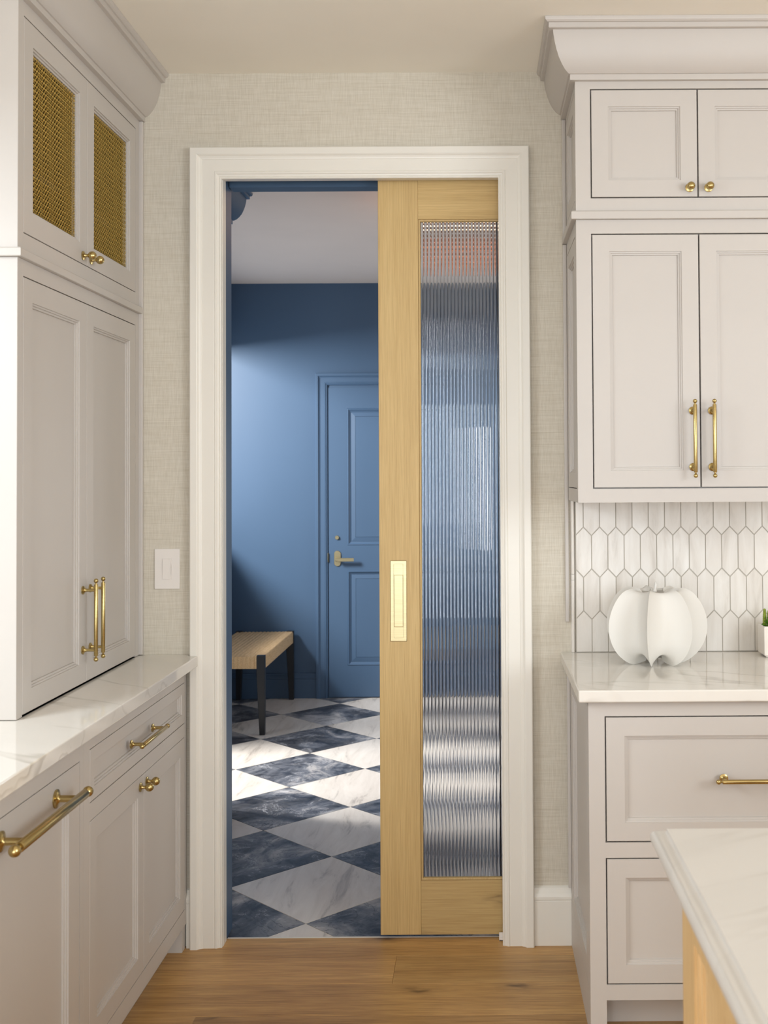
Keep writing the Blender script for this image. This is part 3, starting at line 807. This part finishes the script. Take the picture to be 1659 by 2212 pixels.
def leaf_geo(bm, p, d, ln, wd, th):
    d = Vector(d).normalized(); s = d.cross(Vector((0, 0, 1)));
    s = s.normalized() if s.length > 1e-3 else Vector((1, 0, 0)); n = s.cross(d)
    p = Vector(p); Ls = []
    for t, w in ((0, .35), (.3, .85), (.6, 1.0), (.85, .6), (1.0, .06)):
        c = p + d * ln * t + n * (th * 1.4 * t * t)
        Ls.append([c + s * wd * w, c + n * th * w, c - s * wd * w, c - n * th * w])
    loops(bm, Ls)
def rosette(c, R, nm, tiers, mat):
    for ti in range(tiers):
        m = 8 if ti < 2 else 6; el = 0.15 + 0.36 * ti
        for k in range(m):
            a = 2 * math.pi * (k + 0.5 * (ti % 2)) / m
            bm = NB(); leaf_geo(bm, (c[0], c[1], c[2] + .003 * ti), (math.cos(a) * math.cos(el), math.sin(a) * math.cos(el), math.sin(el)), R * (1 - .16 * ti), R * .22, R * .07)
            mk('leaf', bm, mat, pp, smooth=50)
rosette((0.886, -0.112, 0.996), 0.030, 'a', 4, 'leaf'); rosette((0.918, -0.100, 0.997), 0.032, 'b', 4, 'leaf')
for (cx, cy, hh) in ((0.8735, -0.094, 0.050), (0.905, -0.080, 0.058), (0.892, -0.072, 0.040)):
    bm = NB(); base = Vector((cx, cy, 0.998))
    lathe(bm, base, (0, 0, 1), [(0, -.01), (.002, -.01), (.002, hh), (0, hh)], 8)
    for i in range(int(hh / .0036)):
        z = i * .0036; rr = .0085 * (1 - .45 * (z / hh) ** 2)
        for k in range(6):
            a = 2 * math.pi * k / 6 + i * .52
            leaf_geo(bm, base + Vector((0, 0, z)), (math.cos(a), math.sin(a), .75), rr * 1.15, .0026, .0015)
    o = mk('sedum_spike', bm, 'spike', pp, smooth=50); o['kind'] = 'stuff'

# ================================================================== ISLAND
isl = thing('kitchen_island', (0.90, -2.45, 0), 'light oak kitchen island with framed side panels under a moulded white top', 'kitchen island')
IX, IY, IY1, IX1 = 0.304, -1.828, -3.10, 1.45
bm = NB(); box(bm, IX + .034, IX1, IY1, IY, 0.0, 0.8815); mk('carcass', bm, 'islandoak', isl)
TI = FXn(IX)
prof = [(0, -.0335), (0, 0), (.090, 0), (.0905, -.004), (.099, -.0042), (.0995, -.008), (.108, -.0082), (.1085, -.0125), (.1255, -.0127), (.126, -.0335)]
bm = NB(); ring_panel(bm, TI, -2.46, IY - .0005, 0.10, 0.8815, prof)
pf = mk('panel_frame', bm, 'islandoak', isl)
bm = NB(); box(bm, -2.46 + .1262, IY - .127, 0.10 + .1262, 0.8815 - .1262, -.0335, -.0130, T=TI); mk('panel', bm, 'islandoak', pf)
bm = NB(); ring_panel(bm, TI, IY1, -2.461, 0.10, 0.8815, prof)
pf = mk('panel_frame', bm, 'islandoak', isl)
bm = NB(); box(bm, IY1 + .1262, -2.461 - .1262, 0.10 + .1262, 0.8815 - .1262, -.0335, -.0130, T=TI); mk('panel', bm, 'islandoak', pf)
bx('plinth', (IX + .001, IX + .0335, IY1, IY - .0005, 0.0, 0.0995), 'islandoak', isl)
# moulded top: swept edge round a slab
ep = [(0, .9150)]
ep += [(.0005, .9125), (.002, .9100), (.0045, .9085), (.0075, .9080)]
for k in range(11):
    a = math.radians(105 - 195 * k / 10); ep.append((.0105 + .0125 * math.cos(a), .8950 + .0130 * math.sin(a)))
ep.append((.004, .8818))
xa, xb, ya, yb = 0.288, 1.47, -3.12, -1.792
bm = NB(); Ls = [[(xa - d, ya - d, z), (xb + d, ya - d, z), (xb + d, yb + d, z), (xa - d, yb + d, z)] for d, z in ep]
loops(bm, Ls, True, True)
tag(mk('countertop', bm, 'islandtop', None, smooth=35), 'honed white island top with a moulded ogee edge over light oak', 'countertop')

# ================================================================== MUDROOM THINGS
# tall blue cabinet just inside, left of the doorway
tb = thing('tall_cabinet', (-1.42, 0.79, 0), 'tall blue cabinet with crown moulding just inside the mudroom', 'cabinet')
TX, TY0, TY1 = -1.098, WT + .004, 1.43
bx('carcass', (MX0 + .002, TX - .0225, TY0, TY1, 0.0, 2.70), 'blue', tb)
face_frame(FX(TX), TY0, TY1, 0.0, 2.70, [(TY0 + .04, TY1 - .04)], [(0.14, 2.54)], tb, mat='blue')
for a, b in ((TY0 + .0425, 0.7825), (0.7875, TY1 - .0425)):
    d = shaker('door', FX(TX), a, b, 0.1425, 2.5375, tb, 0.06, mat='blue'); knob(FX(TX), (b - .04) if b < 1 else (a + .04), 1.1, d)
mk('crown_moulding', sweep([(TX, TY0), (TX, TY1), (MX0 + .01, TY1)], CRP, 1), 'blue', tb, smooth=25)

# woven bench
bn = thing('bench', (-1.40, 3.36, 0), 'low bench with woven paper cord seat and black tapered legs in the mudroom', 'bench')
bx0, bx1, by0, by1, bz0, bz1 = -1.585, -1.212, 2.850, 3.862, 0.372, 0.440
bm = NB()
nb = 13; wb = (bx1 - .055 - bx0) / nb; prof = []
for k in range(nb):
    for s in range(6):
        t = s / 6; prof.append((bx0 + (k + t) * wb, 0.0035 * math.sin(math.pi * t) ** 0.7))
prof.append((bx1 - .055, 0.0)); prof.append((bx1 - .053, .0045)); prof.append((bx1 - .008, .0045)); prof.append((bx1 - .002, .001)); prof.append((bx1, -.006))
prev = []
path = [(by0 + .002, bz0), (by0, bz0 + .004), (by0, bz1 - .010), (by0 + .003, bz1 - .003), (by0 + .010, bz1), (by1 - .010, bz1), (by1 - .003, bz1 - .003), (by1, bz1 - .010), (by1, bz0 + .004), (by1 - .002, bz0)]
for (y, z) in path:
    ny = -1 if y < by0 + .008 and z < bz1 else (1 if y > by1 - .008 and z < bz1 else 0); nz = 1 if z >= bz1 - .004 else 0
    row = []
    for x, h in prof:
        zz = z + h * nz
        if z > bz1 - .001 and h < 0: zz = z + h
        row.append(bm.verts.new((x, y + max(h, 0) * ny, zz)))
    prev.append(row)
for A, B in zip(prev, prev[1:]):
    for k in range(len(A) - 1): bm.faces.new([A[k], A[k + 1], B[k + 1], B[k]])
bm.faces.new([r[0] for r in prev]); bm.faces.new([r[-1] for r in prev][::-1])
bm.faces.new(prev[0]); bm.faces.new(prev[-1][::-1])
bm.faces.new([prev[0][0], prev[0][-1], prev[-1][-1], prev[-1][0]]) if False else None
mk('woven_seat', bm, 'cord', bn, smooth=50)
for cx, cy in ((bx1 - .0225, by0 + .012), (bx1 - .0225, by1 - .012), (bx0 + .0225, by0 + .012), (bx0 + .0225, by1 - .012)):
    bm = NB(); sy = -1 if cy < 3.3 else 1; sx = 1 if cx > -1.4 else -1
    def sq(x0, x1, y0, y1, z): return [(x0, y0, z), (x1, y0, z), (x1, y1, z), (x0, y1, z)]
    xo = cx + sx * .0245; yo = cy + sy * .020
    def leg(wx, wy, z):
        xi = xo - sx * wx; yi = yo - sy * wy
        return sq(min(xo, xi), max(xo, xi), min(yo, yi), max(yo, yi), z)
    loops(bm, [leg(.030, .030, 0.0003), leg(.046, .040, .33), leg(.046, .036, .405), leg(.046, .036, .4475)], True, True)
    mk('leg', bm, 'black', bn, bevel=0.002)

# rattan ceiling light seen through the fluted glass
lp = thing('pendant_lamp', (-0.04, 1.62, 2.38), 'copper rattan ceiling lamp seen through the fluted glass', 'lamp')
bm = NB(); lathe(bm, (-0.04, 1.62, CZ - .0005), (0, 0, -1), [(0, 0), (.06, 0), (.06, .012), (.012, .02), (.008, .10), (0, .10)], 24); mk('canopy', bm, 'brass', lp, smooth=40)
bm = NB()
for i in range(13):
    z = 2.395 + i * .0165; t = i / 12; r = 0.075 + 0.185 * math.sin(math.pi * 0.5 * min(1, t * 1.3 + .05))
    ring = []
    for k in range(40):
        a = 2 * math.pi * k / 40; wob = .004 * math.sin(20 * a + i * math.pi)
        ring.append([(-0.04 + (r + wob + .0062 * math.cos(q)) * math.cos(a), 1.62 + (r + wob + .0062 * math.cos(q)) * math.sin(a), z + .0062 * math.sin(q)) for q in (0, 1.26, 2.51, 3.77, 5.03)])
    V = [[bm.verts.new(p) for p in l] for l in ring]
    for k in range(40):
        A, B = V[k], V[(k + 1) % 40]
        for q in range(5): bm.faces.new([A[q], A[(q + 1) % 5], B[(q + 1) % 5], B[q]])
mk('woven_shade', bm, 'rattan', lp, smooth=60)
for k in range(3):
    a = 2 * math.pi * k / 3 + .5
    bm = NB(); lathe(bm, (-0.04 + .10 * math.cos(a), 1.62 + .10 * math.sin(a), 2.59), (0, 0, 1), [(0, 0), (.015, .004), (.024, .018), (.024, .03), (.014, .048), (.010, .055), (0, .056)], 16)
    mk('bulb', bm, 'bulb', lp, smooth=60)
pl = bpy.data.lights.new('lamp_glow', 'POINT'); pl.energy = 3.0; pl.color = (1.0, 0.62, 0.36); pl.shadow_soft_size = 0.05
po = bpy.data.objects.new('lamp_glow', pl); COL.objects.link(po); po.parent = lp; po.location = (0, 0, 0.27)
